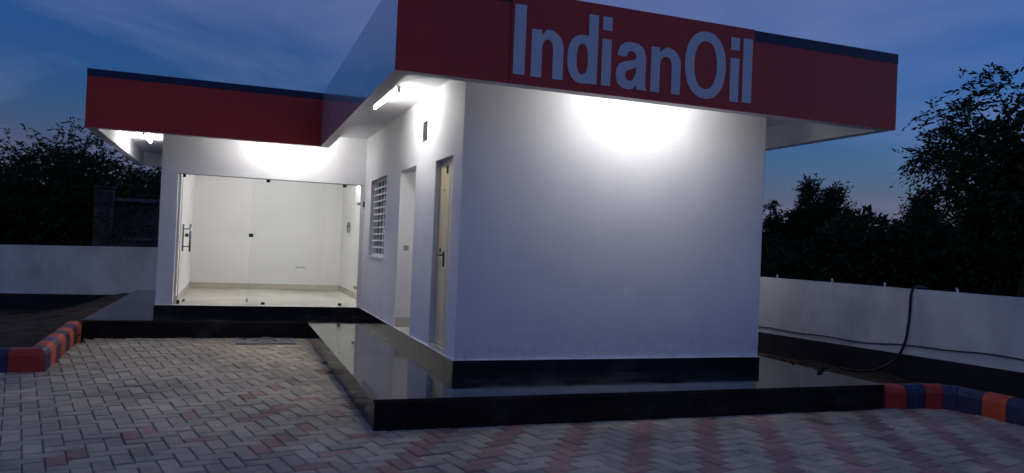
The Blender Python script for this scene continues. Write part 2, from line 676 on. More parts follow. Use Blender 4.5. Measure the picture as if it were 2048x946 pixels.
BW = 0.55 / 3 / math.sqrt(2)      # brick width: three herringbone columns to a stripe repeat
PA = R(-13)                       # bond axes
ua = Vector((math.cos(PA), -math.sin(PA), 0))    # "x" of the bond
va = Vector((math.sin(PA), math.cos(PA), 0))
stripe = (ua + va).normalized()                   # herringbone columns run along this
perp = (ua - va).normalized()


def paver_mesh(name, mat):
    g = 0.0032
    c = 0.007
    L2, W2 = BW - g, BW / 2 - g
    bm = bmesh.new()
    rings = []
    for (dx, dz) in ((0, -0.06), (0, -c), (c, 0)):
        rings.append([bm.verts.new((sx * (L2 - dx), sy * (W2 - dx), dz)) for sx, sy in
                      ((-1, -1), (1, -1), (1, 1), (-1, 1))])
    for a, b in zip(rings, rings[1:]):
        for k in range(4):
            bm.faces.new((a[k], a[(k + 1) % 4], b[(k + 1) % 4], b[k]))
    bm.faces.new(rings[-1])
    me = bpy.data.meshes.new(name)
    bm.to_mesh(me)
    bm.free()
    me.materials.append(MATS[mat])
    return me


pm = {'g': paver_mesh('paver', 'paver_grey'), 'r': paver_mesh('paver', 'paver_red')}


def to_px(p):
    v = p - CAM
    z = v.dot(fw)
    if z < .5:
        return None
    return (1024 + FPX * v.dot(rt2) / z, 473 - FPX * v.dot(up2) / z, z)


pavers = []
NN = 110
for i in range(-NN, NN):
    for j in range(-NN, NN):
        # herringbone on a grid of BW cells: cell (i, j) starts a lying brick or a standing one
        k = (i - j) % 4
        if k == 0:
            cu, cv, ang = i + 1.0, j + .5, 0.0           # covers (i,j),(i+1,j)
        elif k == 3:
            cu, cv, ang = i + .5, j + 1.0, 90.0          # covers (i,j),(i,j+1)
        else:
            continue
        c = ua * (cu * BW) + va * (cv * BW)
        c.x += -1.0
        c.y += -1.0
        if not in_poly(c.x, c.y, pave_poly):
            continue
        e = c.dot(perp)
        # perp points to +x, -y ; stripes every 0.55 m
        s = (e - 0.31 + 0.0917) / 0.55
        red = (s - math.floor(s)) < 1 / 3 and e > -2.05 and (e > 0 or rnd.random() < .52)
        pavers.append((c, ang, 'r' if red else 'g'))


def paver_matrix(c, ang):
    a = math.atan2(ua.y, ua.x) + R(ang)
    z = rnd.gauss(0, .0024) - (.006 if rnd.random() < .04 else 0)
    Mx = Matrix.Translation((c.x, c.y, z)) @ Matrix.Rotation(a + rnd.gauss(0, .012), 4, 'Z') @ \
        Matrix.Rotation(rnd.gauss(0, .010), 4, 'X') @ Matrix.Rotation(rnd.gauss(0, .007), 4, 'Y')
    return Mx


def hidden_by_apron(c):
    return (c.x > AX1 + .08 and c.y > AY1 + .08) or (c.y > BY1 + .05)


scored = []
for q in pavers:
    p = to_px(q[0])
    if p and -10 < p[0] < 2058 and p[1] < 940 and not hidden_by_apron(q[0]):
        scored.append((p[2], q))
scored.sort(key=lambda t: t[0])
single = set(id(q) for _, q in scored[:300])
rest = {'g': bmesh.new(), 'r': bmesh.new()}
for q in pavers:
    c, ang, kind = q
    Mx = paver_matrix(c, ang)
    if id(q) in single:
        o = bpy.data.objects.new('paver', pm[kind])
        o.matrix_world = Mx
        o.parent = pavement
        col.objects.link(o)
    else:
        src = pm[kind]
        b = rest[kind]
        vs = [b.verts.new(Mx @ v.co) for v in src.vertices]
        for f in src.polygons:
            b.faces.new([vs[i] for i in f.vertices])
for kind, mat, nm in (('g', 'paver_grey', 'grey_pavers'), ('r', 'paver_red', 'red_pavers')):
    o = finish(nm, rest[kind], mat, pavement)
    o['kind'] = 'stuff'

# ------------------------------------------------------------------ granite apron round the building
bm = bmesh.new()
ap = [(AX1, AY1), (AX2, AY1), (AX2, AYE), (BX1, AYE), (BX1, BY1), (AX1, BY1)]
prism(bm, ap, -0.05, ZS - 0.03)
apron = structure(finish('granite_apron', bm, 'granite_plinth'))
bm = bmesh.new()
o_ = 0.012
prism(bm, [(AX1 - o_, AY1 - o_), (AX2 + o_, AY1 - o_), (AX2 + o_, AYE), (BX1 - o_, AYE), (BX1 - o_, BY1 - o_),
           (AX1 - o_, BY1 - o_)], ZS - 0.03, ZS)
finish('top_slab', bm, 'granite', apron)

# ------------------------------------------------------------------ the building
bld = thing('kiosk_building',
            'white flat-roofed forecourt kiosk with red fascia, glass front and black granite base', 'building')

D1 = (2.09, 3.05, ZF, 2.575)
D2 = (.345, 1.085, ZF, 2.535)
WN = (4.09, 5.45, 1.35, 2.60)
VT = (1.575, 1.825, 2.83, 3.08)
GL = (-3.035, -0.045, ZF, 2.568)
wall_mesh('front_wall', 'wall_paint', bld, 'x', 0, T, 0, WX, ZF, ZSOF)
wall_mesh('side_wall', 'wall_paint', bld, 'y', 0, T, T, YB, ZF, ZSOF, [D1, D2, WN, VT])
wall_mesh('glazed_front_wall', 'wall_paint', bld, 'x', YB, YB + T, XB, T, ZF, ZSOF, [GL])
wall_mesh('side_wall', 'wall_paint', bld, 'y', XB, XB + .27, YB + T, YE, ZF, ZSOF)
wall_mesh('rear_wall', 'wall_paint', bld, 'x', YE, YE + T, XB, WX, ZF, ZSOF)
wall_mesh('side_wall', 'wall_paint', bld, 'y', WX - T, WX, T, YE, ZF, ZSOF)
# room linings and partitions
RX0, RX1, RY1 = XB + .27, .215, 10.6
wall_mesh('partition', 'room_paint', bld, 'y', RX1, RX1 + .12, YB + T, YE, ZF, ZSOF)
wall_mesh('room_back_wall', 'room_paint', bld, 'x', RY1, RY1 + .12, RX0, RX1, ZF, ZSOF)
wall_mesh('room_side_wall', 'room_paint', bld, 'y', RX0, RX0 + .02, YB + T, RY1, ZF, ZSOF)
wall_mesh('partition', 'room_paint', bld, 'x', D1[1], D1[1] + .12, T, WX - T, ZF, ZSOF)
wall_mesh('partition', 'room_paint', bld, 'x', 1.60, 1.72, T, WX - T, ZF, ZSOF)
wall_mesh('partition', 'room_paint', bld, 'y', 1.75, 1.87, 1.72, 3.05, ZF, ZSOF)
wall_mesh('partition', 'room_paint', bld, 'x', YB, YB + .12, T + .003, WX - T, ZF, ZSOF)
bm = bmesh.new()
prism(bm, [(0.004, 0.004), (WX - .004, 0.004), (WX - .004, YE + T), (XB + .004, YE + T), (XB + .004, YB + .004),
           (0.004, YB + .004)], ZS - .02, ZF - .002)
finish('floor', bm, 'tile_floor', bld)
# room skirtings
sk = .12
boxpart('skirting', 'tile_skirt', bld, RX0 + .02, RX1, RY1 - .012, RY1, ZF, ZF + sk)
boxpart('skirting', 'tile_skirt', bld, RX1 - .012, RX1, YB + T, RY1 - .012, ZF, ZF + sk)
boxpart('skirting', 'tile_skirt', bld, RX0 + .02, RX0 + .032, YB + T, RY1 - .012, ZF, ZF + sk)
boxpart('skirting', 'tile_green', bld, 0.012, 1.7, D1[1] - .006, D1[1], ZF, ZF + .13)

# granite plinth round the foot of the walls
bm = bmesh.new()
pp = 0.018
prism(bm, [(-pp, -pp), (WX + pp, -pp), (WX + pp, YE + T + pp), (XB - pp, YE + T + pp), (XB - pp, YB - pp),
           (-pp, YB - pp)], ZS - .05, ZF - .004)
pl = finish('plinth', bm, 'granite_plinth', bld)
bm = bmesh.new()
pp2 = 0.022
for x0, x1, y0, y1 in ((-pp2, WX + pp2, -pp2, -0.0015), (-pp2, -0.0015, -0.0015, YB - pp2),
                       (XB - pp2, -.0015, YB - pp2, YB - .0015)):
    box(bm, x0, x1, y0, y1, ZF - .004, ZF + .002)
finish('plinth_edge', bm, 'wall_paint', pl)

# roof slab with the recessed soffit
bm = bmesh.new()
i_ = 0.13
prism(bm, [(FX1 + i_, FY1 + i_), (FX2 - i_, FY1 + i_), (FX2 - i_, FYE - i_), (GX1 + i_, FYE - i_),
           (GX1 + i_, GY1 + i_), (FX1 + i_, GY1 + i_)], ZSOF, ZSOF + .16)
roof = finish('roof', bm, 'soffit_paint', bld)

# fascia: one mitred beam for every side, upper band in navy
th = 0.14
sides = [
    ('fascia', 'fascia_red', [(FX1, FY1), (FX2, FY1), (FX2 - th, FY1 + th), (FX1 + th, FY1 + th)]),
    ('fascia', 'fascia_white', [(FX1, FY1 + .001), (FX1 + th, FY1 + th + .001), (FX1 + th, GY1 + th - .001),
                                (FX1, GY1 - .001)]),
    ('fascia', 'fascia_red', [(GX1, GY1), (FX1, GY1), (FX1 + th, GY1 + th), (GX1 + th, GY1 + th)]),
    ('fascia', 'fascia_white', [(GX1, GY1 + .001), (GX1 + th, GY1 + th + .001), (GX1 + th, FYE - th - .001),
                                (GX1, FYE - .001)]),
    ('fascia', 'fascia_white', [(GX1, FYE), (GX1 + th, FYE - th), (FX2 - th, FYE - th), (FX2, FYE)]),
    ('fascia', 'fascia_white', [(FX2, FY1 + .001), (FX2 - th, FY1 + th + .001), (FX2 - th, FYE - th - .001),
                                (FX2, FYE - .001)]),
]
fas = []
for nm, mt, pts in sides:
    bm = bmesh.new()
    prism(bm, pts, ZB, ZT)
    bm.normal_update()
    for f in bm.faces:                       # underside and inner face are painted like the soffit
        if f.normal.z < -.5:
            f.material_index = 1
        else:
            c = f.calc_center_median()
            inside = (FX1 + .1 < c.x < FX2 - .1 and FY1 + .1 < c.y < FYE - .1 and c.y < GY1) or \
                     (GX1 + .1 < c.x < FX2 - .1 and GY1 + .1 < c.y < FYE - .1)
            if inside and abs(f.normal.z) < .5:
                f.material_index = 1
    fas.append(finish(nm, bm, [mt, 'soffit_paint'], bld))
SP0, SP1 = .172, 2.868
nb = .105
boxpart('navy_band', 'fascia_navy', fas[0], FX1 - .003, SP0, FY1 - .004, FY1 + .02, ZT - nb, ZT + .004)
boxpart('navy_band', 'fascia_navy', fas[0], SP1, FX2 + .003, FY1 - .004, FY1 + .02, ZT - nb, ZT + .004)
boxpart('navy_band', 'fascia_navy', fas[2], GX1 - .003, FX1 - .001, GY1 - .004, GY1 + .02, ZT - nb, ZT + .004)
sign = boxpart('sign_panel', 'fascia_red', bld, SP0 + .001, SP1 - .001, FY1 - .014, FY1 + .018, ZB + .002, ZT + .008)

# ---- lettering: IndianOil, each letter cut from sheet
Z0, XH, AS = 3.172, 3.622, 3.838


def arc(cx, cy, rx, ry, a0, a1, n=14, p=1.0):
    out = []
    for k in range(n + 1):
        a = R(a0 + (a1 - a0) * k / n)
        ca, sa = math.cos(a), math.sin(a)
        out.append((cx + rx * math.copysign(abs(ca) ** p, ca), cy + ry * math.copysign(abs(sa) ** p, sa)))
    return out


def letter(outlines):
    cu = bpy.data.curves.new('letter', 'CURVE')
    cu.dimensions = '2D'
    cu.fill_mode = 'BOTH'
    cu.extrude = 0.003
    for pts in outlines:
        s = cu.splines.new('POLY')
        s.points.add(len(pts) - 1)
        for p, q in zip(s.points, pts):
            p.co = (q[0], q[1], 0, 1)
        s.use_cyclic_u = True
    tmp = bpy.data.objects.new('tmp_letter', cu)
    col.objects.link(tmp)
    dg = bpy.context.evaluated_depsgraph_get()
    me = bpy.data.meshes.new_from_object(tmp.evaluated_get(dg))
    bpy.data.objects.remove(tmp)
    bpy.data.curves.remove(cu)
    me.transform(Matrix(((1, 0, 0, 0), (0, 0, 1, FY1 - .0175), (0, 1, 0, 0), (0, 0, 0, 1))))
    me.materials.clear()
    me.materials.append(MATS['sign_white'])
    o = bpy.data.objects.new('letter', me)
    col.objects.link(o)
    o.parent = sign
    return o


def rect(x0, x1, y0, y1):
    return [(x0, y0), (x1, y0), (x1, y1), (x0, y1)]


def let_n(x0, x1, s):
    m = (x0 + x1) / 2
    ih = XH - .085
    out = [(x0, Z0), (x0 + s, Z0)]
    inner = arc((x0 + s + x1 - s) / 2, ih - .09, (x1 - x0 - 2 * s) / 2, .09, 180, 0, 12)
    out += [(x0 + s, ih - .09)] + inner[1:]
    out += [(x1 - s, Z0), (x1, Z0)]
    out += arc(x1 - .155, XH - .15, .155, .157, 0, 98, 12)
    out += [(x0 + s * .98, XH - .052), (x0 + s * .92, XH - .004), (x0, XH - .004)]
    letter([out])


def let_i(x0, x1):
    letter([rect(x0, x1, Z0, XH), rect(x0, x1, XH + .085, AS)])


def let_d(x0, x1, s):
    cy = (Z0 + XH) / 2
    rx, ry = (x1 - s * .55 - x0), (XH - Z0) / 2 + .008
    cx = x0 + rx * .62
    bowl = arc(cx, cy, rx * .62, ry, 75, 285, 26, .86)
    out = [(x1, Z0), (x1, AS), (x1 - s, AS), (x1 - s, XH - .012)] + bowl + [(x1 - s, Z0 + .012), (x1 - s, Z0)]
    ia = (x1 - s - x0 - s * .95) / 2
    inner = arc(x0 + s * .95 + ia, cy, ia, ry - .085, 0, 360, 26, .82)[:-1]
    letter([out, inner])


def let_a(x0, x1, s):
    w = x1 - x0
    xs = x1 - .012
    out = [(x1 + .005, Z0), (xs - s + .012, Z0), (xs - s + .002, Z0 + .048)]
    out += [(x0 + w * .58, Z0 + .006), (x0 + w * .42, Z0 - .008), (x0 + w * .22, Z0 + .002), (x0 + w * .07, Z0 + .042),
            (x0 + w * .005, Z0 + .115), (x0 + w * .03, Z0 + .185), (x0 + w * .12, Z0 + .235), (x0 + w * .28, Z0 + .262),
            (x0 + w * .50, Z0 + .278), (xs - s - .004, Z0 + .298), (xs - s, Z0 + .330), (xs - s - .02, Z0 + .358),
            (x0 + w * .50, Z0 + .373), (x0 + w * .40, Z0 + .362), (x0 + w * .345, Z0 + .328), (x0 + w * .335, Z0 + .31),
            (x0 + w * .045, Z0 + .31), (x0 + w * .06, Z0 + .358), (x0 + w * .14, Z0 + .415), (x0 + w * .30, Z0 + .449),
            (x0 + w * .50, Z0 + .458), (x0 + w * .72, Z0 + .447), (x0 + w * .89, Z0 + .408), (xs, Z0 + .335), (xs, Z0 + .06),
            (x1 - .002, Z0 + .02)]
    inner = [(xs - s, Z0 + .225), (xs - s, Z0 + .165), (xs - s - .02, Z0 + .115), (x0 + w * .52, Z0 + .082),
             (x0 + w * .40, Z0 + .078), (x0 + w * .32, Z0 + .10), (x0 + w * .30, Z0 + .135), (x0 + w * .345, Z0 + .17),
             (x0 + w * .46, Z0 + .19), (x0 + w * .6, Z0 + .205)]
    letter([out, inner])


letter([rect(.199, .313, Z0 + .004, AS - .012)])
let_n(.374, .699, .106)
let_d(.742, 1.057, .1)
let_i(1.104, 1.203)
let_a(1.257, 1.598, .104)
let_n(1.645, 1.983, .1)
letter([arc(2.276, (Z0 + AS) / 2 + .003, .242, .342, 0, 360, 44, .9)[:-1],
        arc(2.276, (Z0 + AS) / 2 + .003, .135, .243, 0, 360, 44, .88)[:-1]])
let_i(2.575, 2.68)
letter([rect(2.729, 2.842, Z0 + .006, AS + .006)])

# ---- glass front
gy = YB + .05
gp = boxpart('glass_pane', 'glass_tint', bld, -1.895, GL[1] - .008, gy, gy + .012, ZF + .012, GL[3] - .01)
gd = boxpart('glass_door', 'glass_clear', bld, -2.965, -1.905, gy, gy + .012, ZF + .012, GL[3] - .01)
boxpart('glass_edge', 'dark_metal', gd, -2.971, -2.9655, gy - .001, gy + .013, ZF + .012, GL[3] - .01)
boxpart('glass_edge', 'dark_metal', gp, GL[1] - .0075, GL[1] - .0025, gy - .001, gy + .013, ZF + .012, GL[3] - .01)
boxpart('head_channel', 'dark_metal', bld, GL[0] + .002, GL[1] - .002, gy - .006, gy + .018, GL[3] - .009, GL[3] - .001)


def patch(parent, x, z, w=.06, h=.045, mat='dark_metal'):
    boxpart('patch_fitting', mat, parent, x - w / 2, x + w / 2, gy - .012, gy + .024, z - h / 2, z + h / 2, bevel=.004)


for x, z in ((-1.634, 2.535), (-.353, 2.535), (-1.63, .452), (-.347, .452)):
    patch(gp, x, z)
patch(gp, -.085, 2.235, .05, .05, 'steel')
patch(gp, -.085, .755, .05, .05, 'steel')
patch(gd, -2.945, 2.535, .04, .05)
patch(gd, -2.955, .46, .04, .06)
patch(gd, -2.875, .485, .04, .05, 'steel')
patch(gd, -1.87, 1.60, .07, .06)
patch(gd, -1.89, .50, .03, .07, 'steel')
boxpart('wall_clamp', 'dark_metal', bld, -.028, -.0005, YB - .035, YB - .001, 2.18, 2.28, bevel=.004)
for xx, yy in ((-2.815, gy - .055), (-2.93, gy + .07)):
    tubepart('door_handle', 'steel', gd, [(xx, yy, 1.29), (xx, yy, 1.74)], .016, 8)
for z in (1.37, 1.66):
    tubepart('handle_stem', 'steel', gd, [(-2.815, gy - .055, z), (-2.86, gy + .006, z), (-2.93, gy + .07, z)], .010, 6)
boxpart('lock', 'dark_metal', gd, -2.895, -2.845, gy - .014, gy + .026, 1.53, 1.585, bevel=.004)

# things fixed in the glazed room
soc = boxpart('socket_plate', 'plastic_white', bld, -.80, -.56, RY1 - .012, RY1 - .0005, .89, .955, bevel=.003)
for x in (-.75, -.68, -.61):
    boxpart('socket', 'plastic_grey', soc, x - .018, x + .018, RY1 - .015, RY1 - .0125, .905, .94)
boxpart('switch_plate', 'plastic_grey', bld, .085, .155, D1[1] - .012, D1[1] - .0005, 1.475, 1.545, bevel=.003)

# ---- cream door, set back in its opening
dl = boxpart('door', 'door_cream', bld, .062, .10, D2[0] + .035, D2[1] - .012, ZF + .045, D2[3] - .04)
boxpart('door_frame', 'door_white', bld, .075, .135, D2[1] - .011, D2[1] - .001, ZF + .001, D2[3] - .001)
boxpart('door_frame', 'door_white', bld, .075, .135, D2[0] + .001, D2[0] + .034, ZF + .001, D2[3] - .001)
boxpart('door_frame', 'door_white', bld, .075, .135, D2[0] + .035, D2[1] - .012, D2[3] - .039, D2[3] - .001)
boxpart('threshold', 'tile_skirt', bld, .003, .195, D2[0] + .036, D2[1] - .012, ZF - .001, ZF + .04)
boxpart('gap_light_strip', 'door_white', dl, .058, .0615, .655, .69, ZF + .05, D2[3] - .05)  # white strip painted in for room light showing through the door gap
hb = bmesh.new()
box(hb, .05, .0615, .775, .815, 1.33, 1.50)
tube(hb, [(.055, .795, 1.46), (.022, .795, 1.46), (.022, .90, 1.455)], .009, 6)
finish('door_handle', hb, 'dark_metal', dl)
boxpart('latch', 'dark_metal', dl, .048, .0615, .93, .96, 1.49, 1.53)
boxpart('tower_bolt', 'dark_metal', dl, .048, .0615, .76, .785, 2.37, 2.46)
boxpart('peephole', 'dark_metal', dl, .057, .0615, .88, .90, 2.18, 2.20)
# ---- vent opening: recessed louvre frame
vf = bmesh.new()
for k in range(4):
    z = VT[2] + .03 + k * .06
    box(vf, .12, .16, VT[0] + .001, VT[1] - .001, z, z + .012)
vl = finish('vent_louvre', vf, 'vent_grey', bld)
e_ = .012
boxpart('vent_lining', 'vent_lining', vl, .004, .118, VT[1] - e_, VT[1] - .001, VT[2] + .001, VT[3] - .001)
boxpart('vent_lining', 'vent_lining', vl, .004, .118, VT[0] + .001, VT[0] + e_, VT[2] + .001, VT[3] - .001)
boxpart('vent_lining', 'vent_lining', vl, .004, .118, VT[0] + e_, VT[1] - e_, VT[2] + .001, VT[2] + e_)
boxpart('vent_back', 'vent_grey', bld, .185, .195, VT[0] + .001, VT[1] - .001, VT[2] + .001, VT[3] - .001)

# ---- grilled window
wf = bmesh.new()
x0, x1 = .07, .115
box(wf, x0, x1, WN[0] + .001, WN[0] + .035, WN[2] + .001, WN[3] - .001)
box(wf, x0, x1, WN[1] - .035, WN[1] - .001, WN[2] + .001, WN[3] - .001)
box(wf, x0, x1, WN[0] + .035, WN[1] - .035, WN[2] + .001, WN[2] + .035)
box(wf, x0, x1, WN[0] + .035, WN[1] - .035, WN[3] - .035, WN[3] - .001)
win = finish('window', wf, 'grill_paint', bld)
for k in range(1, 11):
    z = WN[2] + .035 + (WN[3] - WN[2] - .07) * k / 11
    boxpart('grill_bar', 'grill_paint', win, .052, .068, WN[0] + .02, WN[1] - .02, z - .011, z + .011)
for k in range(1, 5):
    y = WN[0] + (WN[1] - WN[0]) * k / 5
    boxpart('grill_bar', 'grill_paint', win, .0695, .084, y - .012, y + .012, WN[2] + .036, WN[3] - .036)
boxpart('pane', 'glass_tint', win, .098, .102, WN[0] + .0355, WN[1] - .0355, WN[2] + .0355, WN[3] - .0355)
boxpart('sill', 'wall_paint', bld, -.03, -.0005, WN[0] - .02, WN[1] + .02, WN[2] - .035, WN[2] - .002)
bl = bmesh.new()
for k in range(22):
    z = WN[2] + .06 + k * .054
    a = bl.verts.new
    vs = [a((.16, WN[0] + .05, z)), a((.16, WN[1] - .05, z)), a((.185, WN[1] - .05, z + .045)), a((.185, WN[0] + .05, z + .045))]
    bl.faces.new(vs)
finish('blind', bl, 'plastic_white', win)

# ------------------------------------------------------------------ tube lights


def tube_light(label, a, b, glow, n_in, group=None, drop=0.0):
    """batten fitting from a to b just under the soffit / on a wall; n_in points from the mounting into the room"""
    a, b, n = Vector(a), Vector(b), Vector(n_in)
    t = thing('tube_light', label, 'tube light', group, loc=a)
    d = (b - a).normalized()
    s = d.cross(n).normalized()

    def obox(nm, mat, p0, p1, hw, h0, h1):
        bm = bmesh.new()
        vs = []
        for p in (p0, p1):
            for w, h in ((-hw, h0), (hw, h0), (hw, h1), (-hw, h1)):
                vs.append(bm.verts.new(p + s * w + n * h - a))
        for f in ((0, 1, 2, 3), (7, 6, 5, 4), (0, 4, 5, 1), (1, 5, 6, 2), (2, 6, 7, 3), (3, 7, 4, 0)):
            bm.faces.new([vs[i] for i in f])
        bmesh.ops.recalc_face_normals(bm, faces=bm.faces)
        return finish(nm, bm, mat, t)

    obox('batten', 'plastic_white', a - d * .02, b + d * .02, .022, 0.001 + drop, .030 + drop)
    if drop:
        for q in (.2, .8):
            p = a + (b - a) * q
            obox('bracket', 'plastic_white', p - d * .01, p + d * .01, .01, .0005, drop)
    obox('lamp_holder', 'plastic_white', a - d * .02, a - d * .001, .018, .031 + drop, .075 + drop)
    obox('lamp_holder', 'plastic_white', b + d * .001, b + d * .02, .018, .031 + drop, .075 + drop)
    bm = bmesh.new()
    tube(bm, [n * (.055 + drop), (b - a) + n * (.055 + drop)], .014, 10)
    finish('lamp', bm, glow, t)
    return t


dn = (0, 0, -1)
tube_light('lit white tube light under the eave above the cream door and open doorway', (-.48, 1.04, ZSOF),
           (-.53, 2.25, ZSOF), 'side_tube_glow', dn, drop=.05)
tube_light('lit tube light under the eave behind the lettered red fascia', (1.36, -.64, ZSOF), (2.50, -.64, ZSOF),
           'front_tube_glow', dn)
tube_light('lit tube light under the eave above the glass front', (-1.92, 5.58, ZSOF), (-.72, 5.58, ZSOF), 'bright_tube_glow', dn)
tube_light('lit tube light under the side eave beside the glazed block, facing the dark tree', (-3.74, 7.65, ZSOF),
           (-3.74, 8.87, ZSOF), 'tube_glow', dn)
tube_light('tube light under the eave along the side facing the hose wall', (4.25, 3.2, ZSOF), (4.25, 4.42, ZSOF),
           'tube_glow', dn)
tube_light('tube light high on the partition inside the glazed room', (RX1 - .001, 7.3, 2.85), (RX1 - .001, 8.5, 2.85),
           'room_tube_glow', (-1, 0, 0))
tube_light('tube light on the ceiling inside the glazed room', (-2.0, 8.2, ZSOF), (-.8, 8.2, ZSOF), 'room_tube_glow', dn)

tube_light('tube light on the wall inside the small room with the open doorway', (.6, 1.721, 2.7), (1.5, 1.721, 2.7), 'small_room_glow',
           (0, 1, 0))

# coil of cable left hanging on the room wall
cb = bmesh.new()
pts = []
for k in range(60):
    a = k / 60 * 2 * math.pi * 3
    pts.append((RX1 - .03 - .006 * math.sin(a * .33), 9.3 + (.17 + .02 * math.sin(a * .7)) * math.cos(a),
                1.87 + (.11 + .012 * math.cos(a * .6)) * math.sin(a)))
pts += [(RX1 - .012, 9.33, 1.94), (RX1 + .01, 9.33, 1.96)]
tube(cb, pts, .008, 5)
tag(finish('cable_coil', cb, 'dark_metal'), 'small loop of cable hanging on the wall inside the glazed room', 'cable')

# ------------------------------------------------------------------ boundary walls


def slanted_wall(name, label, p0, p1, h0, h1, band0, band1, base, thick, nrm, fix=()):
    p0, p1 = Vector((*p0, 0)), Vector((*p1, 0))
    t = thing(name, label, 'wall', loc=p0)
    d = (p1 - p0)
    n = Vector((*nrm, 0)).normalized()

    def strip(nm, mat, za0, za1, zb0, zb1, off0, off1):
        bm = bmesh.new()
        vs = []
        for q, lo, hi in ((Vector((0, 0, 0)), za0, za1), (d, zb0, zb1)):
            for off, z in ((off0, lo), (off1, lo), (off1, hi), (off0, hi)):
                v = q + n * off
                vs.append(bm.verts.new((v.x, v.y, z)))
        for f in ((0, 1, 2, 3), (7, 6, 5, 4), (0, 4, 5, 1), (1, 5, 6, 2), (2, 6, 7, 3), (3, 7, 4, 0)):
            bm.faces.new([vs[i] for i in f])
        bmesh.ops.recalc_face_normals(bm, faces=bm.faces)
        return finish(nm, bm, mat, t)

    strip('wall', 'boundary_white', base, h0, base, h1, -thick, 0)
    strip('skirt', 'boundary_black', base, band0, base, band1, 0.0005, .012)
    for f in fix:
        q = d * f
        h = h0 + (h1 - h0) * f
        bm = bmesh.new()
        tube(bm, [(q.x - n.x * .05, q.y - n.y * .05, h - .01), (q.x - n.x * .05, q.y - n.y * .05, h + .045)], .014, 6)
        tube(bm, [(q.x - n.x * .05, q.y - n.y * .05, h + .03), (q.x - n.x * .05 + .02, q.y - n.y * .05 + .03, h + .055)],
             .012, 6)
        finish('fixing', bm, 'plastic_white', t)
    return t


dwx, dwy = (6.36 - 5.834) / (-1.29 - 2.64), 1
RW0 = (6.40 - .1435 * 0, -1.27)
dirR = Vector((5.84 - 6.40, 2.64 + 1.27)).normalized()
P_at = lambda s: (6.40 + dirR.x * s, -1.27 + dirR.y * s)
pA, pB = P_at(-9), P_at(14.2)


def frac(y):
    return (y - pA[1]) / (pB[1] - pA[1])


s0, s1 = -9, 14.2
hz = lambda s: 1.237 + (1.268 - 1.237) * s / 3.95
bz = 0.39
nR = (-dirR.y, dirR.x)
slanted_wall('boundary_wall', 'low white boundary wall with black foot and a black hose hanging over it', pA, pB,
             hz(s0), hz(s1), bz, bz, -.4, .2, nR, [frac(y) for y in (2.38, 1.363, .526, -.46, -1.7, 3.5)])
slanted_wall('boundary_wall', 'low white boundary wall behind the soil bed and the orange striped kerb', (-16, 12.22),
             (6.0, 12.12), 1.00, 1.42, 0.09, 0.125, -.6, .2, (0, -1))

# hose and cable on the right wall


def smooth_path(pts, n=8):
    pts = [Vector(p) for p in pts]
    out = []
    for i in range(len(pts) - 1):
        p0, p1, p2, p3 = pts[max(i - 1, 0)], pts[i], pts[i + 1], pts[min(i + 2, len(pts) - 1)]
        for k in range(n):
            t = k / n
            out.append(.5 * ((2 * p1) + (p2 - p0) * t + (2 * p0 - 5 * p1 + 4 * p2 - p3) * t * t +
                             (3 * p1 - p0 - 3 * p2 + p3) * t ** 3))
    out.append(pts[-1])
    return out


def wallpt(s, off, z):
    return Vector((6.40 + dirR.x * s + nR[0] * off, -1.27 + dirR.y * s + nR[1] * off, z))


sH = 1.35
tag(tubepart('hose', 'rubber', None, smooth_path(
    [wallpt(sH - .1, -.34, .6), wallpt(sH - .04, -.25, 1.15), wallpt(sH - .01, -.21, 1.265), wallpt(sH, -.1, 1.285), wallpt(sH + .01, .01, 1.265), wallpt(sH + .02, .045, 1.16), wallpt(sH + .03, .05, .85),
     wallpt(sH + .08, .06, .52), wallpt(sH + .19, .12, .29), wallpt(sH + .38, .2, .15), wallpt(sH + .62, .24, .10),
     wallpt(sH + .85, .3, .10)]), .018, 8),
    'thick black hose hanging over the white boundary wall down to the soil', 'hose')
cp = []
for k in range(46):
    s = -5 + k * .22
    z = .452 + (.535 - .452) * (3.9 - s) / 3.9 + .018 * math.sin(s * 2.1) + .01 * math.sin(s * 5.3)
    cp.append(wallpt(s, .017 + .006 * math.sin(s * 3), z))
tag(tubepart('cable', 'rubber', None, cp, .009, 6), 'thin black cable strung along the white boundary wall above its foot',
    'cable')

# little heap of rubble on the apron corner
hb = thing('rubble_heap', 'small dark heap of rubble beside the granite apron and the boundary wall', 'rubble',
           loc=(4.6, .25, ZS))
for k in range(16):
    bm = bmesh.new()
    bmesh.ops.create_icosphere(bm, subdivisions=1, radius=rnd.uniform(.015, .05))
    off = Vector((rnd.gauss(0.02, .09), rnd.gauss(0, .22), rnd.uniform(-.01, .02)))
    for v in bm.verts:
        v.co = Vector((v.co.x * rnd.uniform(.8, 1.2), v.co.y * rnd.uniform(.8, 1.3), v.co.z * .6)) + off
    finish('stone', bm, 'soil', hb)

# ------------------------------------------------------------------ painted kerbs


